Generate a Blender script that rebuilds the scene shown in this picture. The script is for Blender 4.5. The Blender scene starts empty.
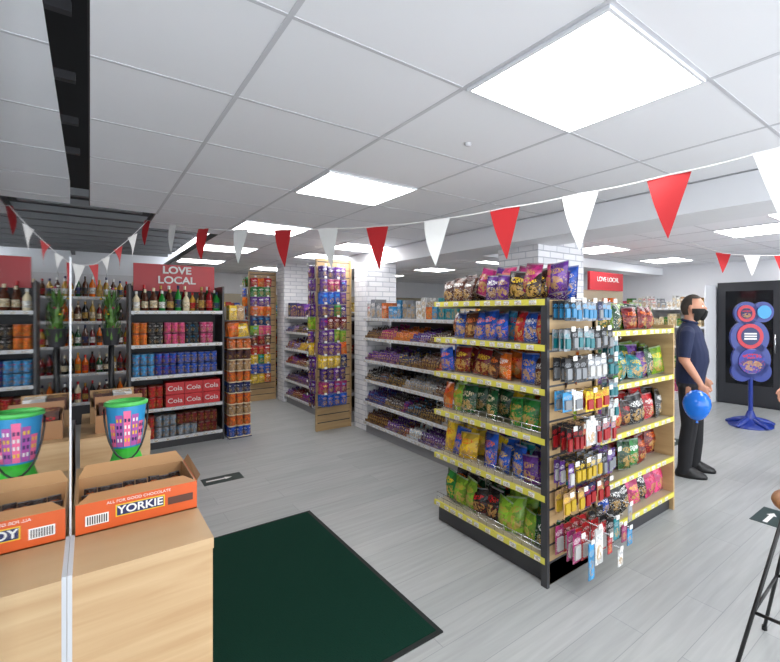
import bpy, math, random
from mathutils import Vector, Matrix
rng=random.Random(23)
S=bpy.context.scene; COLL=S.collection
pi=math.pi
def L(r,g,b):
    f=lambda c:(c/255/12.92) if c/255<=.04045 else ((c/255+.055)/1.055)**2.4
    return (f(r),f(g),f(b))
# ------------------------------------------------------------ materials
def newmat(name):
    m=bpy.data.materials.new(name); m.use_nodes=True
    nt=m.node_tree; b=nt.nodes['Principled BSDF']; return m,nt,b
def pm(name,col,rough=.5,metal=0,var=.06,scale=6,stretch=(1,1,1),emit=0,spec=None,bump=0):
    m,nt,b=newmat(name)
    tc=nt.nodes.new('ShaderNodeTexCoord'); mp=nt.nodes.new('ShaderNodeMapping')
    mp.inputs['Scale'].default_value=stretch
    nt.links.new(tc.outputs['Object'],mp.inputs[0])
    n=nt.nodes.new('ShaderNodeTexNoise'); n.inputs['Scale'].default_value=scale; n.inputs['Detail'].default_value=4
    nt.links.new(mp.outputs[0],n.inputs['Vector'])
    mx=nt.nodes.new('ShaderNodeMix'); mx.data_type='RGBA'
    mx.inputs[6].default_value=(*[c*(1-var) for c in col],1); mx.inputs[7].default_value=(*[min(1,c*(1+var)) for c in col],1)
    nt.links.new(n.outputs[0],mx.inputs[0]); nt.links.new(mx.outputs[2],b.inputs['Base Color'])
    b.inputs['Roughness'].default_value=rough; b.inputs['Metallic'].default_value=metal
    if spec is not None: b.inputs['Specular IOR Level'].default_value=spec
    if bump:
        bp=nt.nodes.new('ShaderNodeBump'); bp.inputs['Strength'].default_value=bump; bp.inputs['Distance'].default_value=.01
        nt.links.new(n.outputs[0],bp.inputs['Height']); nt.links.new(bp.outputs[0],b.inputs['Normal'])
    return m
def mth(nt,op,a,b=None,clamp=False):
    n=nt.nodes.new('ShaderNodeMath'); n.operation=op; n.use_clamp=clamp
    for i,x in enumerate((a,b)):
        if x is None: continue
        if isinstance(x,(int,float)): n.inputs[i].default_value=x
        else: nt.links.new(x,n.inputs[i])
    return n.outputs[0]
def pack_mat(name,rough=.35,plain=False,film=False):
    m,nt,b=newmat(name)
    a=nt.nodes.new('ShaderNodeAttribute'); a.attribute_name='Col'
    b.inputs['Roughness'].default_value=rough
    if plain:
        nt.links.new(a.outputs['Color'],b.inputs['Base Color']); return m
    a2=nt.nodes.new('ShaderNodeAttribute'); a2.attribute_name='Col2'
    uv=nt.nodes.new('ShaderNodeUVMap'); uv.uv_map='UVMap'
    sp=nt.nodes.new('ShaderNodeSeparateXYZ'); nt.links.new(uv.outputs[0],sp.inputs[0])
    fu=mth(nt,'FRACT',sp.outputs[0]); fv=mth(nt,'FRACT',sp.outputs[1])
    def ellipse(cu,cv,ru,rv):
        du=mth(nt,'DIVIDE',mth(nt,'SUBTRACT',fu,cu),ru); dv=mth(nt,'DIVIDE',mth(nt,'SUBTRACT',fv,cv),rv)
        return mth(nt,'LESS_THAN',mth(nt,'ADD',mth(nt,'MULTIPLY',du,du),mth(nt,'MULTIPLY',dv,dv)),1.0)
    def noise(sx,sy,det=2,out=0):
        mp=nt.nodes.new('ShaderNodeMapping'); mp.inputs['Scale'].default_value=(sx,sy,1); nt.links.new(uv.outputs[0],mp.inputs[0])
        n=nt.nodes.new('ShaderNodeTexNoise'); n.inputs['Scale'].default_value=1; n.inputs['Detail'].default_value=det; nt.links.new(mp.outputs[0],n.inputs['Vector']); return n.outputs[out]
    ell=ellipse(.5,.70,.38,.095)
    txt=mth(nt,'MULTIPLY',ell,mth(nt,'GREATER_THAN',noise(26,12,1),.49))
    pic=mth(nt,'MULTIPLY',ellipse(.52,.33,.36,.2),mth(nt,'GREATER_THAN',noise(6,6,3),.47))
    small=mth(nt,'MULTIPLY',mth(nt,'GREATER_THAN',noise(16,30,1),.60),mth(nt,'LESS_THAN',fv,.55))
    crimp=mth(nt,'GREATER_THAN',mth(nt,'ABSOLUTE',mth(nt,'SUBTRACT',fv,.5)),.455)
    def mix(f,A,B,bt='MIX'):
        x=nt.nodes.new('ShaderNodeMix'); x.data_type='RGBA'; x.blend_type=bt
        if isinstance(f,(int,float)): x.inputs[0].default_value=f
        else: nt.links.new(f,x.inputs[0])
        for i,c in ((6,A),(7,B)):
            if isinstance(c,tuple): x.inputs[i].default_value=(*c,1)
            else: nt.links.new(c,x.inputs[i])
        return x.outputs[2]
    c=mix(mth(nt,'MULTIPLY',mth(nt,'GREATER_THAN',noise(3,3,3),.5),.42),a.outputs['Color'],(.008,.008,.012))
    food=mix(noise(9,9,3),(.18,.07,.02),(.75,.48,.14))
    c=mix(mth(nt,'MULTIPLY',pic,.7),c,food)
    c=mix(mth(nt,'MULTIPLY',small,.5),c,a2.outputs['Color'])
    c=mix(ell,c,a2.outputs['Color']); c=mix(txt,c,a.outputs['Color'])
    c=mix(mth(nt,'MULTIPLY',crimp,.4),c,(.4,.4,.42))
    nt.links.new(c,b.inputs['Base Color'])
    if film:
        bp=nt.nodes.new('ShaderNodeBump'); bp.inputs['Strength'].default_value=.8; bp.inputs['Distance'].default_value=.012
        nt.links.new(noise(4,6,4),bp.inputs['Height']); nt.links.new(bp.outputs[0],b.inputs['Normal'])
    return m
M={}
M['pack']=pack_mat('packaging_film',.22,film=True)
M['card']=pack_mat('printed_card',.55)
M['plain']=pack_mat('coloured_plastic',.4,True)
M['glassy']=pack_mat('bottle_glass',.08,True)
def wood_mat(name,c1,c2,sc=(2,2,14)):
    m,nt,b=newmat(name)
    tc=nt.nodes.new('ShaderNodeTexCoord'); mp=nt.nodes.new('ShaderNodeMapping'); mp.inputs['Scale'].default_value=sc
    nt.links.new(tc.outputs['Object'],mp.inputs[0])
    n=nt.nodes.new('ShaderNodeTexNoise'); n.inputs['Scale'].default_value=2.2; n.inputs['Detail'].default_value=8; n.inputs['Distortion'].default_value=.6
    nt.links.new(mp.outputs[0],n.inputs['Vector'])
    r=nt.nodes.new('ShaderNodeValToRGB'); r.color_ramp.elements[0].position=.3; r.color_ramp.elements[1].position=.7
    r.color_ramp.elements[0].color=(*c1,1); r.color_ramp.elements[1].color=(*c2,1)
    nt.links.new(n.outputs[0],r.inputs[0]); nt.links.new(r.outputs[0],b.inputs['Base Color']); b.inputs['Roughness'].default_value=.45
    return m
M['oak']=wood_mat('light_oak_laminate',L(186,151,110),L(203,172,132),(1.2,1.2,16))
M['slat']=wood_mat('beech_slatwall',L(166,136,95),L(190,161,118),(1,1,8))
M['seatwood']=wood_mat('stool_wood',L(130,85,50),L(165,115,72),(3,12,1))
M['white']=pm('white_paint',L(226,228,233),.6,var=.02)
M['black']=pm('black_ceiling_paint',L(20,20,23),.7,var=.1)
M['slatgrey']=pm('grey_baffle',L(110,112,116),.5,var=.03)
M['tile']=pm('ceiling_tile',L(236,237,242),.85,var=.02,scale=1.3)
M['tbar']=pm('ceiling_tbar',L(200,201,207),.5,var=.02)
M['dgrey']=pm('dark_grey_steel',L(52,52,56),.4,var=.05)
M['mgrey']=pm('grey_shelf_steel',L(132,132,136),.4,var=.04)
M['cream']=pm('cream_steel',L(172,162,140),.45,var=.03)
M['yellow']=pm('yellow_price_rail',L(208,200,80),.4,var=.04)
M['railgrey']=pm('grey_price_rail',L(200,202,207),.35,var=.04)
M['chrome']=pm('brushed_chrome',L(205,207,210),.2,1,var=.03)
M['blackm']=pm('black_metal',L(20,20,22),.4,var=.1)
M['matg']=pm('dark_green_mat',L(14,48,38),.95,var=.35,scale=160,spec=.1,bump=.6)
M['matedge']=pm('mat_rubber_edge',L(14,20,20),.8)
M['red']=pm('red_fabric',L(182,30,36),.7,var=.05)
M['whitef']=pm('white_fabric',L(228,229,228),.7,var=.02)
M['signred']=pm('sign_red',L(180,40,50),.4,var=.03)
M['blue']=pm('royal_blue_plastic',L(24,48,132),.3,var=.05)
M['stringm']=pm('white_string',L(225,225,225),.7)
M['darkwall']=pm('dark_grey_wall',L(42,44,50),.5,var=.08)
M['darkglass']=pm('dark_door_glass',L(22,24,28),.08,var=.05)
M['cobalt']=pm('blue_balloon_latex',L(14,104,205),.18,var=.04)
def floor_mat():
    m,nt,b=newmat('grey_wood_plank_floor')
    tc=nt.nodes.new('ShaderNodeTexCoord')
    br=nt.nodes.new('ShaderNodeTexBrick'); nt.links.new(tc.outputs['Object'],br.inputs['Vector'])
    br.inputs['Scale'].default_value=1; br.inputs['Brick Width'].default_value=1.22; br.inputs['Row Height'].default_value=.19
    br.inputs['Mortar Size'].default_value=.002; br.inputs['Mortar Smooth'].default_value=.3; br.offset=.37
    br.inputs['Color1'].default_value=(*L(157,160,160),1); br.inputs['Color2'].default_value=(*L(167,169,169),1); br.inputs['Mortar'].default_value=(*L(138,141,142),1)
    mp=nt.nodes.new('ShaderNodeMapping'); mp.inputs['Scale'].default_value=(1.4,16,1); nt.links.new(tc.outputs['Object'],mp.inputs[0])
    n=nt.nodes.new('ShaderNodeTexNoise'); n.inputs['Scale'].default_value=1.6; n.inputs['Detail'].default_value=8; n.inputs['Distortion'].default_value=.5; nt.links.new(mp.outputs[0],n.inputs['Vector'])
    r=nt.nodes.new('ShaderNodeValToRGB'); r.color_ramp.elements[0].position=.3; r.color_ramp.elements[1].position=.7
    r.color_ramp.elements[0].color=(.87,.87,.87,1); r.color_ramp.elements[1].color=(1.06,1.06,1.06,1); nt.links.new(n.outputs[0],r.inputs[0])
    x=nt.nodes.new('ShaderNodeMix'); x.data_type='RGBA'; x.blend_type='MULTIPLY'; x.inputs[0].default_value=1
    nt.links.new(br.outputs[0],x.inputs[6]); nt.links.new(r.outputs[0],x.inputs[7]); nt.links.new(x.outputs[2],b.inputs['Base Color'])
    b.inputs['Roughness'].default_value=.36; b.inputs['Specular IOR Level'].default_value=.4
    return m
M['floor']=floor_mat()
def brick_mat():
    m,nt,b=newmat('white_painted_brick')
    tc=nt.nodes.new('ShaderNodeTexCoord'); sp=nt.nodes.new('ShaderNodeSeparateXYZ'); nt.links.new(tc.outputs['Object'],sp.inputs[0])
    cb=nt.nodes.new('ShaderNodeCombineXYZ'); nt.links.new(mth(nt,'ADD',sp.outputs[0],sp.outputs[1]),cb.inputs[0]); nt.links.new(sp.outputs[2],cb.inputs[1])
    br=nt.nodes.new('ShaderNodeTexBrick'); nt.links.new(cb.outputs[0],br.inputs['Vector'])
    br.inputs['Scale'].default_value=1; br.inputs['Brick Width'].default_value=.2; br.inputs['Row Height'].default_value=.065; br.inputs['Mortar Size'].default_value=.006; br.inputs['Mortar Smooth'].default_value=.4
    br.inputs['Color1'].default_value=(*L(220,221,227),1); br.inputs['Color2'].default_value=(*L(238,238,241),1); br.inputs['Mortar'].default_value=(*L(190,192,202),1)
    nt.links.new(br.outputs[0],b.inputs['Base Color'])
    bp=nt.nodes.new('ShaderNodeBump'); bp.inputs['Distance'].default_value=.006; bp.invert=True; nt.links.new(br.outputs['Fac'],bp.inputs['Height']); nt.links.new(bp.outputs[0],b.inputs['Normal'])
    b.inputs['Roughness'].default_value=.6
    return m
M['brick']=brick_mat()
def screen_mat():
    m=bpy.data.materials.new('clear_acrylic'); m.use_nodes=True; nt=m.node_tree
    for n in list(nt.nodes): nt.nodes.remove(n)
    o=nt.nodes.new('ShaderNodeOutputMaterial'); t=nt.nodes.new('ShaderNodeBsdfTransparent'); g=nt.nodes.new('ShaderNodeBsdfGlossy')
    g.inputs['Roughness'].default_value=.02; g.inputs['Color'].default_value=(.95,.97,.98,1); t.inputs[0].default_value=(.95,.97,.97,1)
    fr=nt.nodes.new('ShaderNodeFresnel'); fr.inputs[0].default_value=1.5
    k=mth(nt,'MULTIPLY',fr.outputs[0],1.5,True)
    mx=nt.nodes.new('ShaderNodeMixShader'); nt.links.new(k,mx.inputs[0]); nt.links.new(t.outputs[0],mx.inputs[1]); nt.links.new(g.outputs[0],mx.inputs[2]); nt.links.new(mx.outputs[0],o.inputs[0])
    return m
M['screen']=screen_mat()
def emis(name,st,c=(1,.985,.97)):
    m=bpy.data.materials.new(name); m.use_nodes=True; nt=m.node_tree; b=nt.nodes['Principled BSDF']
    b.inputs['Base Color'].default_value=(.9,.9,.9,1); b.inputs['Emission Color'].default_value=(*c,1); b.inputs['Emission Strength'].default_value=st; return m
M['led']=emis('led_panel_diffuser',10.0)
# ------------------------------------------------------------ mesh builder
class Fr:
    def __init__(s,x,y,ang=0,z=0):
        a=math.radians(ang); s.o=(x,y,z); s.c=math.cos(a); s.s=math.sin(a); s.ang=a
    def __call__(s,u,v,z): return (s.o[0]+u*s.c-v*s.s, s.o[1]+u*s.s+v*s.c, s.o[2]+z)
W0=Fr(0,0,0)
WH=(1,1,1)
class MB:
    def __init__(s): s.v=[];s.f=[];s.fm=[];s.fs=[];s.c=[];s.c2=[];s.uv=[]
    def add(s,pts,faces,mat='plain',c=WH,c2=WH,uvs=None,smooth=False):
        b=len(s.v); s.v+=pts; o=(rng.randint(0,30),rng.randint(0,30))
        for f in faces:
            s.f.append([b+i for i in f]); s.fm.append(mat); s.fs.append(smooth)
            for i in f:
                s.c.append(c); s.c2.append(c2)
                s.uv.append((uvs[i][0]+o[0],uvs[i][1]+o[1]) if uvs else (.5,.5))
    def box(s,fr,u0,u1,v0,v1,z0,z1,mat='plain',c=WH,c2=WH):
        P=[(u0,v0,z0),(u1,v0,z0),(u1,v0,z1),(u0,v0,z1),(u1,v1,z0),(u0,v1,z0),(u0,v1,z1),(u1,v1,z1),
           (u0,v1,z0),(u0,v0,z0),(u0,v0,z1),(u0,v1,z1),(u1,v0,z0),(u1,v1,z0),(u1,v1,z1),(u1,v0,z1),
           (u0,v0,z1),(u1,v0,z1),(u1,v1,z1),(u0,v1,z1),(u0,v1,z0),(u1,v1,z0),(u1,v0,z0),(u0,v0,z0)]
        e=.05 if mat=='card' else .002; q=[(e,e),(1-e,e),(1-e,1-e),(e,1-e)]*6
        s.add([fr(*p) for p in P],[[4*i,4*i+1,4*i+2,4*i+3] for i in range(6)],mat,c,c2,q)
    def bag(s,fr,u,v,z,w,h,t,c,c2,lean=.0,mat='pack',roll=0,yaw=0):
        nx,ny=4,6; pts=[];uvs=[]
        ph=rng.random()*6
        for j in range(ny+1):
            for i in range(nx+1):
                a=i/nx;b=j/ny
                pr=(math.sin(pi*a)**.6 if 0<i<nx else 0)*(math.sin(pi*b)**.7 if 0<j<ny else 0)
                k=1-.12*math.sin(pi*b)
                wr=.13*math.sin(ph+a*9+b*7)*pr
                du=(a-.5)*w*k
                pts.append(fr(u+du+roll*b*h, v-t*(pr+wr)+lean*b*h+yaw*du, z+b*h-roll*du)); uvs.append((min(.998,max(.002,a)),min(.998,max(.002,b))))
        F=[[j*(nx+1)+i,j*(nx+1)+i+1,(j+1)*(nx+1)+i+1,(j+1)*(nx+1)+i] for j in range(ny) for i in range(nx)]
        s.add(pts,F,mat,c,c2,uvs,True)
        s.add([pts[nx],pts[0],pts[ny*(nx+1)],pts[-1]],[[0,1,2,3]],mat,c,c2,[(0.01,0.01),(.99,0.01),(.99,.99),(0.01,.99)])
    def lathe(s,fr,cu,cv,prof,n=10,mat='plain',c=WH,c2=WH,smooth=True,caps=True,sx=1,sy=1):
        pts=[];uvs=[];z0=prof[0][1];z1=prof[-1][1]
        for r,z in prof:
            for k in range(n+1):
                a=2*pi*k/n-pi/2
                pts.append(fr(cu+sx*r*math.cos(a),cv+sy*r*math.sin(a),z)); uvs.append((k/n*2*.998,.01+.98*(z-z0)/max(1e-6,z1-z0)))
        m=n+1
        F=[[j*m+k,j*m+k+1,(j+1)*m+k+1,(j+1)*m+k] for j in range(len(prof)-1) for k in range(n)]
        s.add(pts,F,mat,c,c2,uvs,smooth)
        if caps:
            s.add([pts[k] for k in range(n)][::-1],[list(range(n))],mat,c,c2); t=(len(prof)-1)*m
            s.add([pts[t+k] for k in range(n)],[list(range(n))],mat,c,c2)
    def tube(s,pts,rads,n=8,mat='plain',c=WH,round_=False,fr=W0,smooth=True):
        P=[Vector(fr(*p)) for p in pts]
        if not isinstance(rads,(list,tuple)): rads=[rads]*len(P)
        rads=list(rads)
        if round_:
            d0=(P[0]-P[1]).normalized(); d1=(P[-1]-P[-2]).normalized(); r0,r1=rads[0],rads[-1]
            P=[P[0]+d0*r0*.95,P[0]+d0*r0*.6]+P+[P[-1]+d1*r1*.6,P[-1]+d1*r1*.95]; rads=[r0*.3,r0*.78]+rads+[r1*.78,r1*.3]
        T=[]
        for i in range(len(P)):
            a=P[max(0,i-1)];b=P[min(len(P)-1,i+1)]; T.append((b-a).normalized())
        up=Vector((0,0,1)) if abs(T[0].z)<.9 else Vector((1,0,0))
        X=T[0].cross(up).normalized(); V=[]
        for i,p in enumerate(P):
            X=(X-T[i]*X.dot(T[i])).normalized(); Y=T[i].cross(X)
            for k in range(n):
                a=2*pi*k/n; V.append(tuple(p+(X*math.cos(a)+Y*math.sin(a))*rads[i]))
        F=[[j*n+k,j*n+(k+1)%n,(j+1)*n+(k+1)%n,(j+1)*n+k] for j in range(len(P)-1) for k in range(n)]
        F.append(list(range(n))[::-1]); F.append([(len(P)-1)*n+k for k in range(n)])
        s.add(V,F,mat,c,c,None,smooth)
    def sphere(s,fr,cx,cy,cz,rx,ry,rz,mat='plain',c=WH,nu=14,nv=10,fn=None):
        pts=[]
        for j in range(nv+1):
            t=pi*j/nv
            for k in range(nu):
                a=2*pi*k/nu; x,y,z=math.sin(t)*math.cos(a),math.sin(t)*math.sin(a),-math.cos(t)
                if j in(0,nv): x=y=0
                if fn: x,y,z=fn(x,y,z)
                pts.append(fr(cx+x*rx,cy+y*ry,cz+z*rz))
        V=[pts[0]]+pts[nu:nu*nv]+[pts[nu*nv]]
        F=[[0,1+(k+1)%nu,1+k] for k in range(nu)]
        for j in range(nv-2):
            for k in range(nu):
                a=1+j*nu; F.append([a+k,a+(k+1)%nu,a+nu+(k+1)%nu,a+nu+k])
        a=1+(nv-2)*nu; e=len(V)-1
        F+=[[a+k,a+(k+1)%nu,e] for k in range(nu)]
        s.add(V,F,mat,c,c,None,True)
    def loft(s,fr,secs,n=20,mat='plain',c=WH):
        V=[]
        for cx,cy,cz,rx,ry in secs:
            for k in range(n):
                a=2*pi*k/n; V.append(fr(cx+rx*math.cos(a),cy+ry*math.sin(a),cz))
        F=[[j*n+k,j*n+(k+1)%n,(j+1)*n+(k+1)%n,(j+1)*n+k] for j in range(len(secs)-1) for k in range(n)]
        F.append(list(range(n))[::-1]); F.append([(len(secs)-1)*n+k for k in range(n)])
        s.add(V,F,mat,c,c,None,True)
    def obj(s,name,parent=None):
        me=bpy.data.meshes.new(name); me.from_pydata(s.v,[],s.f)
        used=[]
        for m in s.fm:
            if m not in used: used.append(m)
        for m in used: me.materials.append(M[m])
        ix={m:i for i,m in enumerate(used)}
        me.polygons.foreach_set('material_index',[ix[m] for m in s.fm]); me.polygons.foreach_set('use_smooth',s.fs)
        for nme,dat in(('Col',s.c),('Col2',s.c2)):
            at=me.color_attributes.new(nme,'FLOAT_COLOR','CORNER'); fl=[]
            for q in dat: fl+= [q[0],q[1],q[2],1.0]
            at.data.foreach_set('color',fl)
        uv=me.uv_layers.new(name='UVMap'); fl=[]
        for q in s.uv: fl+=[q[0],q[1]]
        uv.data.foreach_set('uv',fl)
        me.update()
        o=bpy.data.objects.new(name,me); COLL.objects.link(o)
        if parent: o.parent=parent
        return o
def empty(name):
    e=bpy.data.objects.new(name,None); COLL.objects.link(e); e.empty_display_size=.1; return e
def text(name,body,loc,ang,size,mat,parent,ex=.002,bold=0):
    cu=bpy.data.curves.new(name,'FONT'); cu.body=body; cu.size=size; cu.extrude=ex; cu.align_x='CENTER'; cu.align_y='CENTER'; cu.offset=bold
    cu.materials.append(M[mat]); o=bpy.data.objects.new(name,cu); COLL.objects.link(o); o.location=loc; o.rotation_euler=(pi/2,0,math.radians(ang)); o.parent=parent; return o
# ------------------------------------------------------------ room
def single(name,boxes,mat):
    mb=MB()
    for b in boxes: mb.box(W0,*b,mat)
    return mb.obj(name)
XR,YB,YF,XL=8.2,11.3,-1.7,-3.0
H=2.4
YA,YC=4.85,5.7
single('floor',[(XL,XR,YF,YB,-.05,0)],'floor')
single('ceiling',[(0,XR,YF,YA,H,H+.05),(.43,XR,YA,YC,H,H+.05),(1.06,XR,YC,YB,H,H+.05)],'tile')
single('ceiling_void',[(XL,1.3,YF,YB,2.78,2.83)],'black')
single('trim_ceiling_edge',[(-.006,0,YF,YA,H+.006,2.47),(-.006,.43,YA,YA+.01,H+.006,2.47),(.42,.43,YA+.01,YC,H+.006,2.47),(.42,1.06,YC,YC+.01,H+.006,2.47),(1.05,1.06,YC+.01,YB,H+.006,2.47)],'blackm')
single('wall_back',[(XL,XR,YB,YB+.1,0,2.83)],'white')
single('wall_left',[(XL-.1,XL,YF,YB,0,2.83)],'white')
single('wall_right',[(XR,XR+.1,YF,YB,0,2.83)],'white')
single('wall_front',[(XL,XR,YF-.1,YF,0,.25),(XL,XR,YF-.1,YF,2.45,2.83)]+[(x-.05,x+.05,YF-.1,YF,.25,2.45) for x in(-2.95,-.6,1.7,4,6.2,8.15)],'white')
single('baseboard_back',[(XL,XR,YB-.02,YB,0,.1)],'white')
single('baseboard_right',[(XR-.02,XR,3.3,YB,0,.1),(XR-.02,XR,YF,.35,0,.1)],'white')
g=MB()
xs=[.43+.63*k for k in range(13)]; ys=[.055+.65*k for k in range(-2,18)]
for x in xs:
    y1=YB
    if abs(x-.43)<.01: y1=YA
    elif abs(x-1.06)<.01: y1=YC
    g.box(W0,x-.008,x+.008,YF,y1,H-.002,H,'tbar')
for y in ys:
    x0=0 if y<YA else(.43 if y<YC else 1.06)
    g.box(W0,x0,XR,y-.008,y+.008,H-.0017,H,'tbar')
g.obj('ceiling_grid')
single('ceiling_beam',[(2.95,3.4,YF,YB,2.2,H-.008)],'white')
single('ceiling_beam_cross',[(3.4,XR,4.3,4.7,2.25,H-.008)],'white')
b=MB()
for i in range(10):
    y=5.0+i*.5
    b.box(W0,XL,.38 if y<YC else 1.0,y,y+.07,2.5,2.56,'slatgrey')
for i in range(8):
    y=-.4+i*.65
    b.box(W0,XL,-.05,y,y+.04,2.62,2.66,'dgrey')
for x in (-1.6,-.25):
    b.box(W0,x,x+.05,YF,YB,2.6,2.66,'dgrey')
b.obj('ceiling_baffles')
def led(x,y):
    e=empty('ceiling_light_panel'); a=MB(); x0,x1,y0,y1=x+.009,x+.621,y+.009,y+.641
    for q in((x0,x1,y0,y0+.012),(x0,x1,y1-.012,y1),(x0,x0+.012,y0+.012,y1-.012),(x1-.012,x1,y0+.012,y1-.012)): a.box(W0,*q,H-.012,H-.0005,'white')
    a.obj('frame',e)
    d=MB(); d.box(W0,x0+.0121,x1-.0121,y0+.0121,y1-.0121,H-.010,H-.001,'led'); d.obj('diffuser',e)
for p in [(1.06,-1.245),(1.06,.705),(1.06,2.655),(1.06,4.605),(1.06,6.555),(1.06,8.505),(4.84,-.595),(4.21,.705),(4.84,1.355),(4.84,3.305),(4.84,5.255),(4.84,7.205),(4.84,9.155),(6.73,3.305),(7.36,1.355),(6.73,6.555),(2.32,6.555),(2.32,9.155),(3.58,4.605),(2.32,5.255)]:
    led(*p)
a=MB(); a.lathe(Fr(1.42,1.78),0,0,[(.010,H-.016),(.016,H-.012),(.02,H-.003)],16,'tbar'); a.obj('sprinkler_head')
def column(x0,x1,y0,y1,top=H-.2):
    single('brick_column',[(x0,x1,y0,y1,0,top)],'brick')
column(3.2,3.9,2.93,3.5,2.395)
column(2.69,3.12,5.48,5.84,2.2); column(2.5,2.9,8.2,8.58,2.395)
# ------------------------------------------------------------ palettes
C=dict(red=L(190,24,32),dred=L(116,16,24),brown=L(84,46,32),dbrown=L(48,28,24),purple=L(88,36,132),violet=L(60,28,108),pink=L(210,70,125),mag=L(160,28,100),
 blue=L(24,78,180),navy=L(18,32,88),sky=L(56,150,205),teal=L(18,128,138),green=L(34,126,50),dgreen=L(14,74,38),lime=L(128,174,46),yellow=L(228,190,40),orange=L(222,108,28),
 white=L(226,226,224),silver=L(150,154,160),black=L(18,18,20),cream=L(222,208,176),gold=L(180,142,60),kraft=L(176,138,96))
def pal(*n): return [C[x] for x in n]
ACC=pal('white','yellow','white','red','gold','gold','sky','cream')
def runs(p,lo=1,hi=3,acc=None):
    last=None
    while True:
        c=rng.choice(p)
        if c==last and len(p)>1: c=rng.choice(p)
        last=c; a=rng.choice([q for q in (acc or ACC) if q!=c])
        for _ in range(rng.randint(lo,hi)):
            k=rng.uniform(.85,1.1); yield tuple(min(1,q*k) for q in c),a
def fill(mb,fr,kind,W,z,h,D,p,acc=None):
    g=runs(p,1,3,acc)
    if kind=='bags':
        w=.112
        n=int((W-.02)/w); st=(W-.02)/n; cols=[next(g) for _ in range(n)]
        for row,vv in enumerate((.26,.165,.075)):
            for i in range(n):
                c,a=cols[i] if rng.random()<.7 else next(g); hh=min(h-.02,rng.uniform(.19,.24))
                if row==2 and rng.random()<.06: continue
                ex=(.035,.015,0)[row] if h>.3 or h<.22 else 0
                mb.bag(fr,.01+(i+.5)*st+rng.uniform(-.014,.014),vv+rng.uniform(-.01,.02),z+.003,st*rng.uniform(1.06,1.24),hh*rng.uniform(.86,1)+ex,.044,c,a,rng.uniform(.02,.22),roll=rng.uniform(-.16,.16),yaw=rng.uniform(-.35,.35))
    elif kind=='bars':
        u=.01
        while u<W-.05:
            c,a=next(g); w=rng.uniform(.034,.06); k=rng.randint(2,4)
            if u+w*k>W: break
            hh=min(h-.06,rng.uniform(.07,.12)) 
            for i in range(k):
                for vv in (.24,.16,.09,.035):
                    if vv>.1 and rng.random()<.15: continue
                    mb.bag(fr,u+w*(i+.5),vv,z+.008,w*.96,hh+(vv-.035)*.3+rng.uniform(-.008,.008),.014,c,a,.3,roll=rng.uniform(-.08,.08))
            mb.box(fr,u,u+w*k-.004,.010,.014,z+.001,z+.032,'card',tuple(q*.8 for q in c),a)
            u+=w*k+.004
    elif kind=='boxes':
        u=.01
        while u<W-.08:
            c,a=next(g); w=rng.uniform(.06,.13)
            if u+w>W: w=W-u-.005
            hh=min(h-.02,rng.uniform(.10,.24)); mb.box(fr,u,u+w-.006,.03+rng.uniform(0,.03),.2,z+.001,z+hh,'card',c,a); u+=w
    elif kind=='packs':
        u=.012 
        while u<W-.12:
            c,a=next(g); w=min(rng.choice((.14,.2)),W-u-.01)
            for k in range(max(1,int((h-.01)/.135))):
                if rng.random()<.4: c,a=next(g)
                z0=z+.002+k*.128
                nn=max(1,int(w/.066))
                for i in range(nn):
                    cu=u+.033+i*.066
                    mb.lathe(fr,cu,.05,[(.027,z0),(.032,z0+.01),(.032,z0+.1),(.026,z0+.115)],10,'card',c,a)
                mb.box(fr,u,u+nn*.066,.07,.25,z0,z0+.118,'card',c,a)
            u+=max(.07,w)+.004
    elif kind=='bottles':
        r=.034; n=int((W-.02)/(2*r+.006)); st=(W-.02)/n
        for row,vv in enumerate((.19,.08)):
            for i in range(n):
                c=rng.choice(p); a=rng.choice(pal('white','gold','cream','red','black','navy')); u=.01+(i+.5)*st
                if rng.random()<.12: continue
                hh=min(h-.01,rng.uniform(.22,.31))
                bottle(mb,fr,u,vv+rng.uniform(-.01,.01),z,r*rng.uniform(.85,1.05),hh,c,a)
def bottle(mb,fr,u,v,z,r,h,c,a):
    mb.lathe(fr,u,v,[(r*.9,z+.001),(r,z+.01),(r,z+h*.58),(r*.75,z+h*.68),(r*.36,z+h*.78),(r*.33,z+h*.93)],12,'glassy',c)
    mb.lathe(fr,u,v,[(r*1.02,z+h*.15),(r*1.02,z+h*.45)],12,'card',a,c,caps=False)
    mb.lathe(fr,u,v,[(r*.4,z+h*.86),(r*.4,z+h)],10,'plain',a)
def bay(par,fr,W,D,levels,top,rail='railgrey',shelf='mgrey',back='cream',plinth='dgrey',sides=(False,False),side_mat='slat',wire=False):
    m=MB()
    m.box(fr,.0,W,.03,D,0,levels[0]-.03,plinth)
    m.box(fr,.0,W,D-.03,D,levels[0]-.03,top,back)
    for z in levels:
        m.box(fr,.003,W-.003,.0,D-.03,z-.022,z,shelf)
        m.box(fr,.0,W,-.012,0,z-.032,z+.004,rail)
        u=.03
        while u<W-.07:
            w=rng.choice((.045,.055)); m.box(fr,u,u+w,-.0145,-.012,z-.028,z-.001,'card',C['white'],rng.choice([C['silver'],C['black'],C['silver']])); u+=w+rng.uniform(.02,.07)
        for u in(.02,W-.02):
            m.box(fr,u-.008,u+.008,.02,D-.03,z-.045,z-.022,shelf)
    if wire:
        for z in levels[:3]:
            for hh in(.03,.06): m.tube([(.01,.006,z+hh),(W-.01,.006,z+hh)],.0022,5,'chrome',fr=fr)
            k=0
            while k*.08<W-.02: m.tube([(.01+k*.08,.006,z),(.01+k*.08,.006,z+.06)],.0018,4,'chrome',fr=fr); k+=1
    for sd,u in zip(sides,(-.02,W)):
        if sd: m.box(fr,u,u+.02,.0,D,0,top,side_mat)
    return m.obj('shelving_frame',par)
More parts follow.
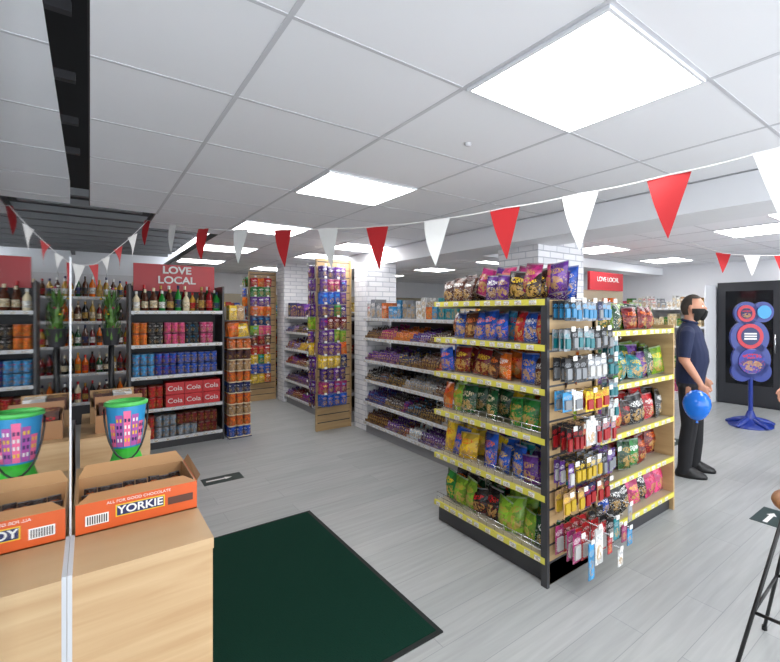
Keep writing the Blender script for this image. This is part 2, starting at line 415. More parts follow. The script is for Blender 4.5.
def hang_rows(mb,fr,W,zs,p,w=.1,h=.15,t=.02,dep=(.04,.1),kind='bag',hook=True,acc=None):
    g=runs(p,1,3,acc)
    for z in zs:
        n=max(1,int(W/w)); st=W/n
        for i in range(n):
            c,a=next(g); u=(i+.5)*st; dz=rng.uniform(-.006,.006)
            for d in dep:
                if kind=='bag': mb.bag(fr,u+rng.uniform(-.008,.008),-d,z-h+dz,st*1.02,h*rng.uniform(.88,1.03),t,c,a,roll=rng.uniform(-.06,.06),yaw=rng.uniform(-.3,.3))
                else:
                    dd=d+rng.uniform(-.008,.008)
                    mb.box(fr,u-st*.45,u+st*.45,-dd,-dd+.003,z-h+dz,z+dz,'card',c,a); mb.box(fr,u-st*.3,u+st*.3,-dd-.012,-dd,z-h*.88+dz,z-h*.42+dz,'plain',tuple(x*.6 for x in a))
            if hook:
                mb.tube([(u,0,z+.0),(u,-dep[-1]-.03,z-.002),(u,-dep[-1]-.036,z+.012)],.0025,5,'chrome',fr=fr)
                if i%2==0: mb.box(fr,u-.016,u+.016,-dep[-1]-.042,-dep[-1]-.038,z-.006,z+.02,'plain',C['white'])
# ================= main crisp gondola
G=empty('crisp_gondola_shelf')
f1=Fr(1.92,2.79,-90); lv1=[.16,.51,.83,1.11,1.36,1.62]
bay(G,f1,1.09,.46,lv1,1.60,'yellow','cream','cream','dgrey',wire=True)
rowp=[pal('dgreen','green','dgreen','lime','dgreen','dred','black'),pal('purple','blue','dgreen','yellow','teal','purple'),pal('green','blue','sky','dgreen','orange','lime','yellow'),pal('red','brown','green','blue','orange','dred'),pal('sky','blue','red','dred','brown','blue'),pal('dbrown','brown','dbrown','purple','blue')]
pb=MB()
gaps=[lv1[i+1]-lv1[i]-.04 for i in range(5)]+[.2]
BA=pal('yellow','gold','white','orange','cream','red')
for z,h,p in zip(lv1,gaps,rowp): fill(pb,f1,'bags',1.09,z,h,.4,p,BA)
for i,c in enumerate(pal('mag','purple','pink','mag','purple','mag','pink','purple')):
    pb.bag(f1,.42+i*.09,.07+rng.uniform(0,.15),1.66,.14,.19,.05,c,C['gold'],rng.uniform(.1,.4),roll=rng.uniform(-.25,.25))
pb.obj('crisp_packets',G)
f2=Fr(1.925,1.70,0)
m=MB()
m.box(f2,.0,.47,.0,.02,.0,1.62,'slat')
for k in range(15): m.box(f2,.0,.47,-.001,0,.12+k*.1,.132+k*.1,'dgrey')
m.box(f2,-.016,.004,-.018,.03,0,1.63,'dgrey'); m.box(f2,.45,.47,-.012,.02,0,1.63,'slat')
m.obj('slatwall_side',G)
hb=MB(); fh=Fr(1.945,1.70,0)
GA=pal('silver','silver','white','teal')
hang_rows(hb,fh,.46,[1.61],pal('black','silver','navy','black'),.05,.11,kind='card',acc=pal('teal','silver','sky'),dep=(.03,.07,.11))
hang_rows(hb,fh,.46,[1.45],pal('black','silver','black'),.055,.12,kind='card',acc=pal('silver','teal','silver'),dep=(.03,.07,.11))
hang_rows(hb,fh,.46,[1.29],pal('black','teal','silver','black'),.06,.13,kind='card',acc=GA,dep=(.03,.08,.12))
hang_rows(hb,fh,.18,[1.10],pal('white','sky'),.09,.11,kind='card',acc=pal('sky','silver'))
hang_rows(hb,Fr(2.15,1.70),.24,[1.09],pal('yellow','red','purple','dbrown'),.08,.12,kind='card',acc=pal('white','red','yellow'))
hang_rows(hb,fh,.46,[.91],pal('black','silver','black','kraft'),.045,.14,kind='card',acc=pal('silver','silver','red'),dep=(.03,.08,.13))
hang_rows(hb,fh,.46,[.72],pal('black','silver','purple','silver','pink'),.05,.13,kind='card',acc=pal('white','silver','yellow'),dep=(.03,.08,.14))
hang_rows(hb,fh,.44,[.54],pal('black','red','teal','navy','kraft','purple'),.06,.13,kind='card',acc=pal('silver','red','yellow'),dep=(.04,.1))
hang_rows(hb,fh,.46,[.34],pal('silver','navy','red','teal','mag','black','sky'),.07,.16,kind='card',dep=(.04,.12,.17),acc=pal('white','silver','sky'))
for (u,z,c,w_,h_) in((.04,.97,'white',.08,.14),(.30,.36,'teal',.05,.12),(.38,.3,'mag',.05,.1),(.12,.36,'white',.07,.2),(.06,.3,'sky',.05,.2),(.24,.28,'red',.04,.1),(.44,.26,'sky',.05,.1),(.34,.17,'white',.05,.1),(.45,.4,'silver',.04,.1)):
    hb.box(fh,u,u+w_,-.23,-.225,z-h_,z,'card',C[c],C['silver'])
    hb.tube([(u+w_/2,0,z+.005),(u+w_/2,-.235,z+.004)],.0025,5,'chrome',fr=fh)
    hb.box(fh,u+w_/2-.015,u+w_/2+.015,-.24,-.237,z-.004,z+.02,'plain',C['white'])
hb.obj('hanging_accessories',G)
f3=Fr(2.42,1.705,0); lv3=[.14,.42,.73,1.06,1.42]
bay(G,f3,.99,.53,lv3,1.58,'yellow','cream','cream','dgrey')
pb=MB()
for z,h,p in zip(lv3,[.24,.27,.29,.32,.2],[pal('pink','dred','red','blue','black'),pal('red','dred','black','green','dgreen'),pal('purple','red','pink','dbrown','black'),pal('lime','green','teal','purple','dgreen'),pal('green','lime','dgreen','dgreen','dred')]):
    fill(pb,f3,'bags',.99,z,h,.4,p,BA)
pb.obj('snack_packets',G)
f4=Fr(3.41,2.785,180)
bay(G,f4,1.02,.53,lv3,1.58,'yellow','cream','cream','dgrey')
pb=MB()
for z,h in zip(lv3,[.24,.27,.29,.32,.24]): fill(pb,f4,'bags',1.02,z,h,.4,pal('red','green','blue','orange','purple'))
pb.obj('rear_packets',G)
m=MB(); m.box(W0,3.412,3.43,1.70,2.79,0,1.45,'slat'); m.obj('end_panel',G)
hb=MB(); hang_rows(hb,Fr(2.42,1.70),.12,[1.38,1.25,1.12,.99],pal('white','black','silver'),.06,.11,kind='card',dep=(.03,.07),acc=GA)
hb.box(Fr(2.42,1.70),.055,.065,-.02,-.015,.85,1.42,'plain',C['silver']); hb.obj('clip_strip',G)
def ball(x,y,z): k=1+.12*min(0,z); return x*k,y*k,z*(1.08 if z<0 else 1)
B=empty('balloon'); m=MB()
m.sphere(W0,3.87,1.72,.76,.115,.115,.125,'cobalt',nu=24,nv=16,fn=ball); m.lathe(Fr(3.87,1.72),0,0,[(.014,.605),(.006,.622),(.01,.635)],8,'cobalt')
m.tube([(3.87,1.72,.615),(3.95,1.74,.64),(4.06,1.76,.73),(4.13,1.775,.80)],.0025,5,'stringm'); m.obj('latex',B)
B=empty('gift_bag'); m=MB()
m.bag(Fr(3.70,1.94,-35),.0,.0,.30,.19,.60,.05,L(70,165,215),L(120,205,240),0,'plain')
m.tube([(3.68,1.94,.89),(3.5,1.94,1.05),(3.435,1.94,1.06)],.003,4,'stringm'); m.obj('bag_body',B)
# ================= confectionery
lvA=[.15,.41,.69,.94,1.22,1.47]
def confectionery(name,x,y1,Wd,p_top,pals,top=1.5,kindtop='boxes'):
    e=empty(name); f=Fr(x,y1,-90); bay(e,f,Wd,.42,lvA,top,'railgrey','mgrey','dgrey','mgrey')
    b=MB()
    for i,z in enumerate(lvA[:-1]): fill(b,f,'bars',Wd,z,.24,.4,pals[i%len(pals)])
    fill(b,f,kindtop,Wd,lvA[-1],.28,.4,p_top)
    b.obj('confectionery',e)
cp=[pal('brown','purple','violet','dred','black','white'),pal('purple','violet','dbrown','silver','blue'),pal('red','purple','brown','purple','black','silver'),pal('navy','brown','red','silver','purple'),pal('mag','orange','dred','purple','silver','brown')]
confectionery('confectionery_shelf',2.64,5.45,2.05,pal('sky','orange','mag','navy','silver','teal','white'),cp)
confectionery('confectionery_shelf',2.50,8.15,2.1,pal('purple','violet','purple','navy'),[pal('purple','yellow','dred'),pal('purple','violet','dbrown'),pal('purple','dred','violet','silver')])
confectionery('confectionery_shelf',2.42,11.0,2.25,pal('red','yellow','green','sky'),cp)
def fin(x0,y,Wd,top,rows):
    e=empty('hanging_sweets_display'); f=Fr(x0,y,0)
    m=MB(); m.box(f,0,Wd,0,.04,0,top,'slat')
    z=.1
    while z<top-.02: m.box(f,.0,Wd,-.001,0,z,z+.012,'dgrey'); z+=.1
    m.box(f,Wd-.012,Wd,-.03,.0,0,top,'slat'); m.box(f,-.012,0,-.01,.04,0,top,'slat'); m.obj('slatwall_panel',e)
    b=MB()
    for k in range(int((top-.3)/.165)):
        z=top-.1-.165*k
        hang_rows(b,f,Wd-.12,[z],rows[k%len(rows)],.08,.17,.025,(.04,.09,.14))
    for k in range(int((top-.3)/.165)):
        z=top-.1-.165*k
        hang_rows(b,Fr(x0-.01,y+.04,-90),.1,[z],rows[(k+1)%len(rows)],.1,.17,.025,(.04,.08))
    b.obj('sweet_bags',e)
R1=[pal('purple','violet'),pal('mag','purple'),pal('blue','purple'),pal('purple','green','violet'),pal('dred','purple'),pal('purple','violet','lime'),pal('orange','purple'),pal('yellow','red','navy')]
R2=[pal('red','orange'),pal('green','yellow'),pal('purple','blue'),pal('yellow','orange'),pal('navy','red'),pal('lime','pink'),pal('dred','brown')]
fin(2.20,5.88,.45,2.25,R1); fin(2.06,8.62,.42,2.25,R2)
# ================= drinks unit
Dk=empty('drinks_shelf'); fd=Fr(.335,6.3,0); lvD=[.12,.46,.83,1.18,1.56]
bay(Dk,fd,.87,.45,lvD,1.86,'railgrey','mgrey','darkwall','dgrey',sides=(True,True),side_mat='dgrey')
pb=MB()
for z,(k,p,h) in zip(lvD,[('packs',pal('red','red','black','silver','dred'),.3),('packs',pal('dred','red','red'),.3),('packs',pal('blue','blue','navy','sky'),.3),('packs',pal('red','black','orange','green','green','red','pink'),.3),('bottles',pal('gold','dgreen','brown','dred','cream','green'),.31)]):
    fill(pb,fd,k,.87,z,h,.4,p)
for i in range(3):
    for k in range(2): pb.box(fd,.31+i*.18,.485+i*.18,-.005,.25,.466+k*.14,.60+k*.14,'plain',C['red'])
pb.obj('drinks',Dk)
m=MB(); m.box(fd,.04,.85,.36,.40,1.80,2.12,'signred'); m.obj('header_sign',Dk)
text('sign_text','LOVE',(.34+.45,6.64,2.05),0,.12,'whitef',Dk,bold=.004); text('sign_text_lower','LOCAL',(.34+.45,6.64,1.93),0,.12,'whitef',Dk,bold=.003)
for k in range(3): text('carton_text','Cola',(.34+.39+.18*k,6.29,.672),0,.075,'whitef',Dk); text('carton_text','Cola',(.34+.39+.18*k,6.29,.532),0,.075,'whitef',Dk)
Cs=empty('stacked_drink_cases'); m=MB(); fc=Fr(1.262,6.22,0)
for k in range(9):
    z=.02+k*.135; c=C[('blue','orange','kraft','orange','navy','orange','kraft','brown','orange')[k]]
    for i in range(3):
        m.lathe(fc,.045+i*.082,.05,[(.032,z),(.038,z+.012),(.038,z+.1),(.03,z+.12)],10,'card',c,C['navy'] if k%2 else C['white'])
    m.box(fc,0,.25,.09,.35,z,z+.125,'card',c,C['blue']); m.box(fc,0,.25,.008,.35,z-.008,z,'plain',C['cream'])
m.box(fc,0,.25,0,.35,0,.012,'plain',C['navy'])
fill(m,fc,'bags',.25,1.235,.2,.3,pal('yellow','orange','kraft')); m.box(fc,0,.25,0,.35,1.225,1.238,'mgrey')
m.box(fc,.0,.25,.33,.35,1.238,1.62,'mgrey'); m.box(fc,.0,.25,.1,.33,1.44,1.45,'mgrey'); fill(m,fc,'boxes',.25,1.45,.2,.3,pal('yellow','kraft'))
m.obj('cases',Cs)
Fl=empty('flower_display'); m=MB()
fx0=(.17,6.3)
m.lathe(Fr(*fx0),0,0,[(.10,0),(.12,.02),(.13,.4),(.135,.42)],14,'blackm'); m.tube([(*fx0,.3),(*fx0,1.3)],.025,8,'blackm'); m.lathe(Fr(*fx0),0,0,[(.06,1.2),(.085,1.38)],12,'dgrey')
for i in range(200):
    a=rng.random()*2*pi; r=rng.uniform(.01,.085); zz=1.45+rng.uniform(-.2,.28); c=Fr(*fx0,math.degrees(a))
    m.add([c(r*.3,0,zz-.08),c(r,.010,zz),c(r*1.1,0,zz+.07),c(r,-.010,zz)],[[0,1,2,3]],'plain',rng.choice([L(70,115,50),L(95,140,60),L(45,80,40)]))
    if i%9==0: m.sphere(c,r,0,zz+.08,.013,.013,.011,'plain',rng.choice([C['yellow'],C['white'],C['pink']]),6,5)
m.obj('bouquets',Fl)
Sp=empty('spirits_shelf'); fs=Fr(-1.6,8.4,0); lvS=[.3,.7,1.08,1.42,1.76]
bay(Sp,fs,2.5,.4,lvS,2.1,'railgrey','white','railgrey','dgrey',sides=(True,True),side_mat='dgrey')
b=MB()
for z in lvS: fill(b,fs,'bottles',2.5,z,.3,.3,pal('dgreen','brown','gold','black','cream','orange','dred','dbrown'))
b.obj('bottles',Sp)
for x0 in(1.2,3.4,5.6):
    e=empty('grocery_wall_shelf'); f=Fr(x0,10.75,0); bay(e,f,2.1,.45,[.15,.5,.85,1.2,1.55],1.95,'railgrey','mgrey','cream','mgrey')
    b=MB()
    for z in [.15,.5,.85,1.2,1.55]: fill(b,f,'boxes',2.1,z,.3,.3,pal('red','green','white','blue','yellow','orange','sky'))
    b.obj('groceries',e)
for (x0,y0,wd) in((4.4,5.6,2.4),(4.4,8.1,2.4)):
    e=empty('grocery_gondola'); f=Fr(x0,y0,0); bay(e,f,wd,.45,[.15,.5,.85,1.2,1.5],1.65,'railgrey','mgrey','cream','mgrey')
    b=MB()
    for z in [.15,.5,.85,1.2,1.5]: fill(b,f,'boxes',wd,z,.28,.3,pal('red','green','white','blue','yellow','sky'))
    b.obj('groceries',e)
e=empty('greeting_card_shelf'); f=Fr(7.7,5.4,-90); bay(e,f,2.1,.45,[.15,.55,.95,1.3,1.62],2.0,'white','white','white','white',sides=(True,True),side_mat='white')
b=MB()
for z in [.15,.55,.95,1.3,1.62]: fill(b,f,'boxes',2.1,z,.24,.3,pal('white','cream','silver','white','pink','green','kraft'))
b.obj('goods',e)
e=empty('promotional_shelf'); f=Fr(4.9,3.35,0); bay(e,f,1.0,.4,[.15,.5,.85,1.2,1.5],1.85,'signred','mgrey','cream','mgrey')
b=MB()
for z in [.15,.5,.85,1.2,1.5]: fill(b,f,'boxes',1.0,z,.28,.3,pal('red','green','white','orange'))
b.obj('goods',e); m=MB(); m.box(f,.1,.9,.3,.34,1.85,2.10,'signred'); m.obj('header_sign',e); text('sign_text','LOVE LOCAL',(5.42,3.645,2.0),0,.09,'whitef',e)
# door
D1=empty('door_1'); m=MB(); fx=Fr(XR-.106,3.25,-90)
m.box(fx,0,2.85,.02,.1,0,2.05,'darkwall')
for u0,u1 in((.05,.95),(1.0,1.9),(1.95,2.8)):
    m.box(fx,u0,u1,.0,.02,.03,2.0,'darkwall'); m.box(fx,u0+.09,u1-.09,-.004,0,.35,1.9,'darkglass'); m.tube([(u1-.05,-.05,.9),(u1-.05,-.05,1.2)],.012,8,'chrome',fr=fx)
    for z in(.92,1.18): m.tube([(u1-.05,-.05,z),(u1-.05,0,z)],.008,6,'chrome',fr=fx)
m.obj('door_leaves',D1)
# blue display stand
St=empty('charity_display_stand'); fs=Fr(6.75,2.27,-48.35); m=MB()
m.lathe(fs,0,0,[(.03,.05),(.03,.7)],12,'blue')
m.lathe(fs,0,0,[(.28,0),(.28,.02),(.14,.05),(.07,.12),(.04,.2)],20,'blue')
for k in range(5):
    a=2*pi*k/5; m.tube([(0,0,.09),(.2*math.cos(a),.2*math.sin(a),.05),(.30*math.cos(a),.30*math.sin(a),.025)],[.05,.04,.02],8,'blue',round_=True,fr=fs)
def disc(m,u,z,r,v0,v1,mat,c=WH,c2=WH,n=24,sx=1):
    P=[]
    for v in(v0,v1):
        for k in range(n):
            a=2*pi*k/n; P.append(fs(u+sx*r*math.cos(a),v,z+r*math.sin(a)))
    m.add(P,[list(range(n)),list(range(n,2*n))[::-1]]+[[k,n+k,n+(k+1)%n,(k+1)%n] for k in range(n)],mat,c,c2,[(.5+.49*math.cos(2*pi*k/n),.5+.49*math.sin(2*pi*k/n)) for k in range(n)]*2)
RD=L(186,36,60); V2=L(50,60,150)
for (u,z,r) in((-.06,1.53,.16),(.15,1.55,.14),(-.02,1.2,.25),(0,.9,.25),(-.12,.74,.14),(.12,.74,.14)): disc(m,u,z,r,-.03,.03,'blue')
for (u,z,r) in((-.07,1.53,.115),(-.02,1.22,.17)): disc(m,u,z,r,-.045,-.03,'plain',RD)
disc(m,.16,1.55,.09,-.045,-.03,'plain',C['sky'])
disc(m,-.02,1.22,.12,-.05,-.045,'plain',C['navy'])
for k in range(3): m.box(fs,-.10,.06,-.053,-.05,1.175+k*.035,1.195+k*.035,'plain',C['white'])
disc(m,0,.88,.17,-.045,-.03,'card',V2,C['red']); disc(m,-.07,1.53,.075,-.05,-.045,'card',C['navy'],C['red'])
m.obj('stand_body',St)
# ================= counters
Ct=empty('till_counter'); m=MB(); m.box(W0,-.0396,.253,1.443,2.42,0,.90,'oak'); m.box(W0,-.0396,.255,1.44,2.425,.90,.93,'oak')
m.box(W0,-.0396,-.031,1.436,1.69,.93,.938,'railgrey'); m.box(W0,-.0396,-.031,1.436,1.44,0,.93,'railgrey'); m.obj('body',Ct)
Ct=empty('till_counter'); m=MB(); m.box(W0,-.036,.238,2.98,3.7,0,.90,'oak'); m.box(W0,-.036,.24,2.975,3.7,.90,.93,'oak'); m.obj('body',Ct)
Ct=empty('staff_counter'); m=MB(); m.box(W0,-.8,-.065,1.45,3.7,0,.86,'oak'); m.box(W0,-.82,-.065,1.44,3.7,.86,.9,'mgrey'); m.obj('body',Ct)
Sc=empty('protective_screen'); m=MB(); m.box(W0,-.046,-.04,.30,1.66,.0,1.9,'screen'); m.obj('acrylic_sheet',Sc)
m=MB(); m.box(W0,-.05,-.038,1.692,1.704,.931,1.70,'railgrey'); m.box(W0,-.046,-.04,1.66,1.692,.931,.96,'railgrey'); m.box(W0,-.046,-.04,1.66,1.692,1.66,1.69,'railgrey'); m.obj('edge_post',Sc)
# chocolate bar carton
Y=empty('chocolate_bar_carton'); m=MB(); OR=L(210,88,30)
x0,x1,y0,y1,z0,z1=-.03,.253,1.69,1.96,.931,1.016
KR=L(190,146,102)
m.box(W0,x0,x1,y0,y0+.004,z0,z1,'plain',OR); m.box(W0,x0,x1,y1-.004,y1,z0,z1,'plain',KR)
m.add([(x0,y1,z1),(x1,y1,z1),(x1-.02,y1+.035,z1+.03),(x0+.02,y1+.035,z1+.03)],[[0,1,2,3]],'plain',KR)
m.box(W0,x0,x0+.004,y0+.004,y1,z0,z1,'plain',KR); m.box(W0,x1-.003,x1,y0+.004,y1,z0,z1,'plain',OR); m.box(W0,x1-.006,x1-.003,y0+.004,y1,z0,z1,'plain',KR); m.box(W0,x0,x1,y0,y1,z0,z0+.003,'plain',KR)
m.box(W0,x0+.02,x0+.07,y0-.0015,y0,z0+.022,z0+.05,'plain',L(235,235,235))
for k in range(9): m.box(W0,x0+.024+k*.005,x0+.0265+k*.005,y0-.002,y0-.0015,z0+.025,z0+.047,'plain',C['black'])
m.box(W0,x0+.085,x0+.20,y0-.0015,y0,z0+.03,z0+.064,'plain',C['yellow']); m.box(W0,x0+.088,x0+.197,y0-.002,y0-.0015,z0+.033,z0+.061,'plain',C['navy'])
m.box(W0,x0+.208,x0+.272,y0-.0015,y0,z0+.03,z0+.052,'plain',C['brown'])
m.add([(x0,y0,z1),(x1,y0,z1),(x1-.03,y0+.06,z1+.008),(x0+.03,y0+.06,z1+.008)],[[0,1,2,3]],'plain',L(205,150,100))
m.add([(x1,y0,z1),(x1,y1,z1),(x1+.012,y1,z1+.02),(x1+.012,y0+.02,z1+.012)],[[0,1,2,3]],'plain',KR)
m.obj('carton',Y); text('carton_text','YORKIE',(x0+.1425,y0-.003,z0+.047),0,.031,'whitef',Y,.0005,.0006)
text('carton_small_text','ALL FOR GOOD CHOCOLATE',(x0+.14,y0-.002,z0+.075),0,.011,'whitef',Y,.0003)
m=MB()
for i in range(8):
    for j in range(3):
        m.bag(W0,x0+.03+i*.032,y0+.07+j*.065,z0+.006+.006*rng.random(),.031,.045,.015,C['dbrown'],C['orange'],1.0,roll=rng.uniform(-.1,.1))
m.obj('chocolate_bars',Y)
# toy bucket
Bk=empty('toy_bucket'); fb=Fr(.105,2.245,0,.93); m=MB()
m.lathe(fb,0,0,[(.062,.001),(.064,.012),(.05,.05),(.040,.085),(.044,.10),(.047,.105)],24,'plain',L(60,190,60))
m.lathe(fb,0,0,[(.047,.105),(.054,.17),(.061,.262)],24,'plain',L(44,140,195)); m.lathe(fb,0,0,[(.061,.262),(.067,.264),(.067,.276),(.059,.28),(.055,.268)],24,'plain',L(80,190,90),caps=True)
for k in range(5):
    a=-pi/2+(k-2)*.42; hh=(.09,.12,.135,.12,.09)[k]; P=[]
    for zz in(.112,.112+hh):
        for da in(-.185,.185):
            r=.047+.014*(zz-.105)/.157+.0022; P.append(fb(r*math.cos(a+da),r*math.sin(a+da),zz))
    cc=(L(228,105,150),L(170,80,160))[k%2]
    m.add([P[0],P[1],P[3],P[2]],[[0,1,2,3]],'plain',cc)
    for zz in(.13,.155,.18,.205):
        if zz<.10+hh:
            for o in(-.09,.09):
                Q=[]
                for z2 in(zz,zz+.013):
                    for da in(-.045,.045):
                        r=.047+.014*(z2-.105)/.157+.0034; Q.append(fb(r*math.cos(a+o+da),r*math.sin(a+o+da),z2))
                m.add([Q[0],Q[1],Q[3],Q[2]],[[0,1,2,3]],'plain',(C['yellow'],C['navy'],C['white'])[(k+int(zz*100))%3])
m.tube([(.066*math.cos(t),-.066*math.sin(t)*.9,.255-.19*math.sin(t)) for t in [pi*k/14 for k in range(15)]],.0035,6,'blackm',fr=fb)
m.obj('bucket_body',Bk)
for (x,y,c) in((.02,3.05,L(160,115,76)),(.0,3.35,L(170,132,90))):
    e=empty('display_tray'); m=MB(); f=Fr(x,y,0,.931)
    for bx in((0,.2,0,.004,0,.09),(0,.2,.18,.184,0,.16),(0,.004,0.004,.18,0,.12),(.196,.2,0.004,.18,0,.12),(0.004,.196,0.004,.18,0,.003)): m.box(f,*bx,'plain',c)
    fill(m,Fr(x+.005,y+.006,0,.931),'boxes',.19,.004,.17,.18,pal('brown','kraft','white','black')); m.obj('tray',e)
# mat
Mt=empty('entrance_mat'); m=MB(); m.box(W0,.262,1.276,1.79,3.57,.0,.008,'matedge'); m.box(W0,.285,1.25,1.815,3.545,.008,.012,'matg'); m.obj('mat_pile',Mt)
for x,y,a in((.92,4.8,0),(3.85,1.15,0),(1.6,9.0,0),(5.2,2.6,0)):
    e=empty('floor_sticker'); m=MB(); f=Fr(x,y,a); m.box(f,-.16,.16,-.1,.1,0,.002,'plain',L(28,52,50))
    m.box(f,-.13,.02,-.01,.02,.002,.0025,'plain',C['white']); m.add([f(.02,-.03,.0026),f(.08,.005,.0026),f(.02,.04,.0026)],[[0,1,2]],'plain',C['white']); m.obj('sticker',e)
# ================= stool
Sl=empty('bar_stool'); fs2=Fr(2.225,.50,138.3); m=MB()
m.lathe(fs2,0,0,[(.14,.735),(.155,.742),(.16,.755),(.155,.768),(.13,.772)],28,'seatwood')
legs=[]
for k in range(4):
    a=pi/2*k; ca,sa=math.cos(a),math.sin(a)
    m.tube([(.13*ca,.13*sa,.735),(.25*ca,.25*sa,.35),(.355*ca,.355*sa,.012)],.0085,8,'blackm',fr=fs2)
    m.lathe(fs2,.355*ca,.355*sa,[(.013,0),(.012,.02)],8,'blackm'); legs.append((.258*ca,.258*sa,.32))
for k in range(4): m.tube([legs[k],legs[(k+1)%4]],.007,8,'blackm',fr=fs2)
m.tube([(.12*math.cos(2*pi*k/20),.12*math.sin(2*pi*k/20),.73) for k in range(21)],.008,6,'blackm',fr=fs2)
m.obj('stool_body',Sl)
# ================= bunting
def bunting(P,start,w,h,first=0):
    e=empty('bunting'); m=MB(); P=[Vector(p) for p in P]
    pts=[]
    for i in range(len(P)-1):
        a,b=P[i],P[i+1]; n=6
        for k in range(n): t=k/n; q=a.lerp(b,t); q.z-=.014*(b-a).length*4*t*(1-t); pts.append(q)
    pts.append(P[-1]); m.tube([tuple(p) for p in pts],.003,5,'stringm')
    for i,p in enumerate(P):
        if i<start: continue
        q=P[min(i+1,len(P)-1)]-P[max(i-1,0)]; q.z*=.6; d=q.normalized(); nrm=Vector((-d.y,d.x,0))
        mat='red' if (i+first)%2 else 'whitef'; sw=rng.uniform(-.03,.03); cur=rng.uniform(.008,.025)
        rows=6; V=[]
        for off in(.0008,-.0008):
            for r in range(rows+1):
                t=r/rows; hw=w/2*(1-t)+.001
                for s_ in(-1,-.33,.33,1): V.append(tuple(p+d*(hw*s_)+nrm*(off+sw*t+cur*math.sin(pi*t)*(.5+.5*s_))+Vector((0,0,-h*t))))
        F=[]
        for o in(0,(rows+1)*4):
            for r in range(rows):
                for s_ in range(3):
                    a=o+r*4+s_; f=[a,a+1,a+5,a+4]; F.append(f if o==0 else f[::-1])
        m.add(V,F,mat,smooth=True)
    m.obj('pennants_and_string',e)
bunting([(1.565,.44,2.05),(1.53,.78,2.035),(1.455,1.11,2.02),(1.37,1.456,2.01),(1.26,1.82,2.0),(1.14,2.2,2.005),(1.01,2.54,2.025),(.877,2.9,2.05),(.74,3.3,2.09),(.6,3.75,2.14),(.49,4.35,2.24),(.38,5.0,2.36)],0,.155,.225,0)
bunting([(.38,5.0,2.36),(.27,4.9,2.2),(.17,4.75,2.07),(.09,4.6,1.97),(.02,4.45,1.9),(-.06,4.3,1.88),(-.2,4.1,1.92),(-.4,3.8,2.1)],1,.12,.18,1)
bunting([(4.7,2.2,2.3),(4.75,1.85,2.14),(4.8,1.6,2.1),(4.84,1.35,2.08),(4.88,1.1,2.1)],1,.14,.2,0)
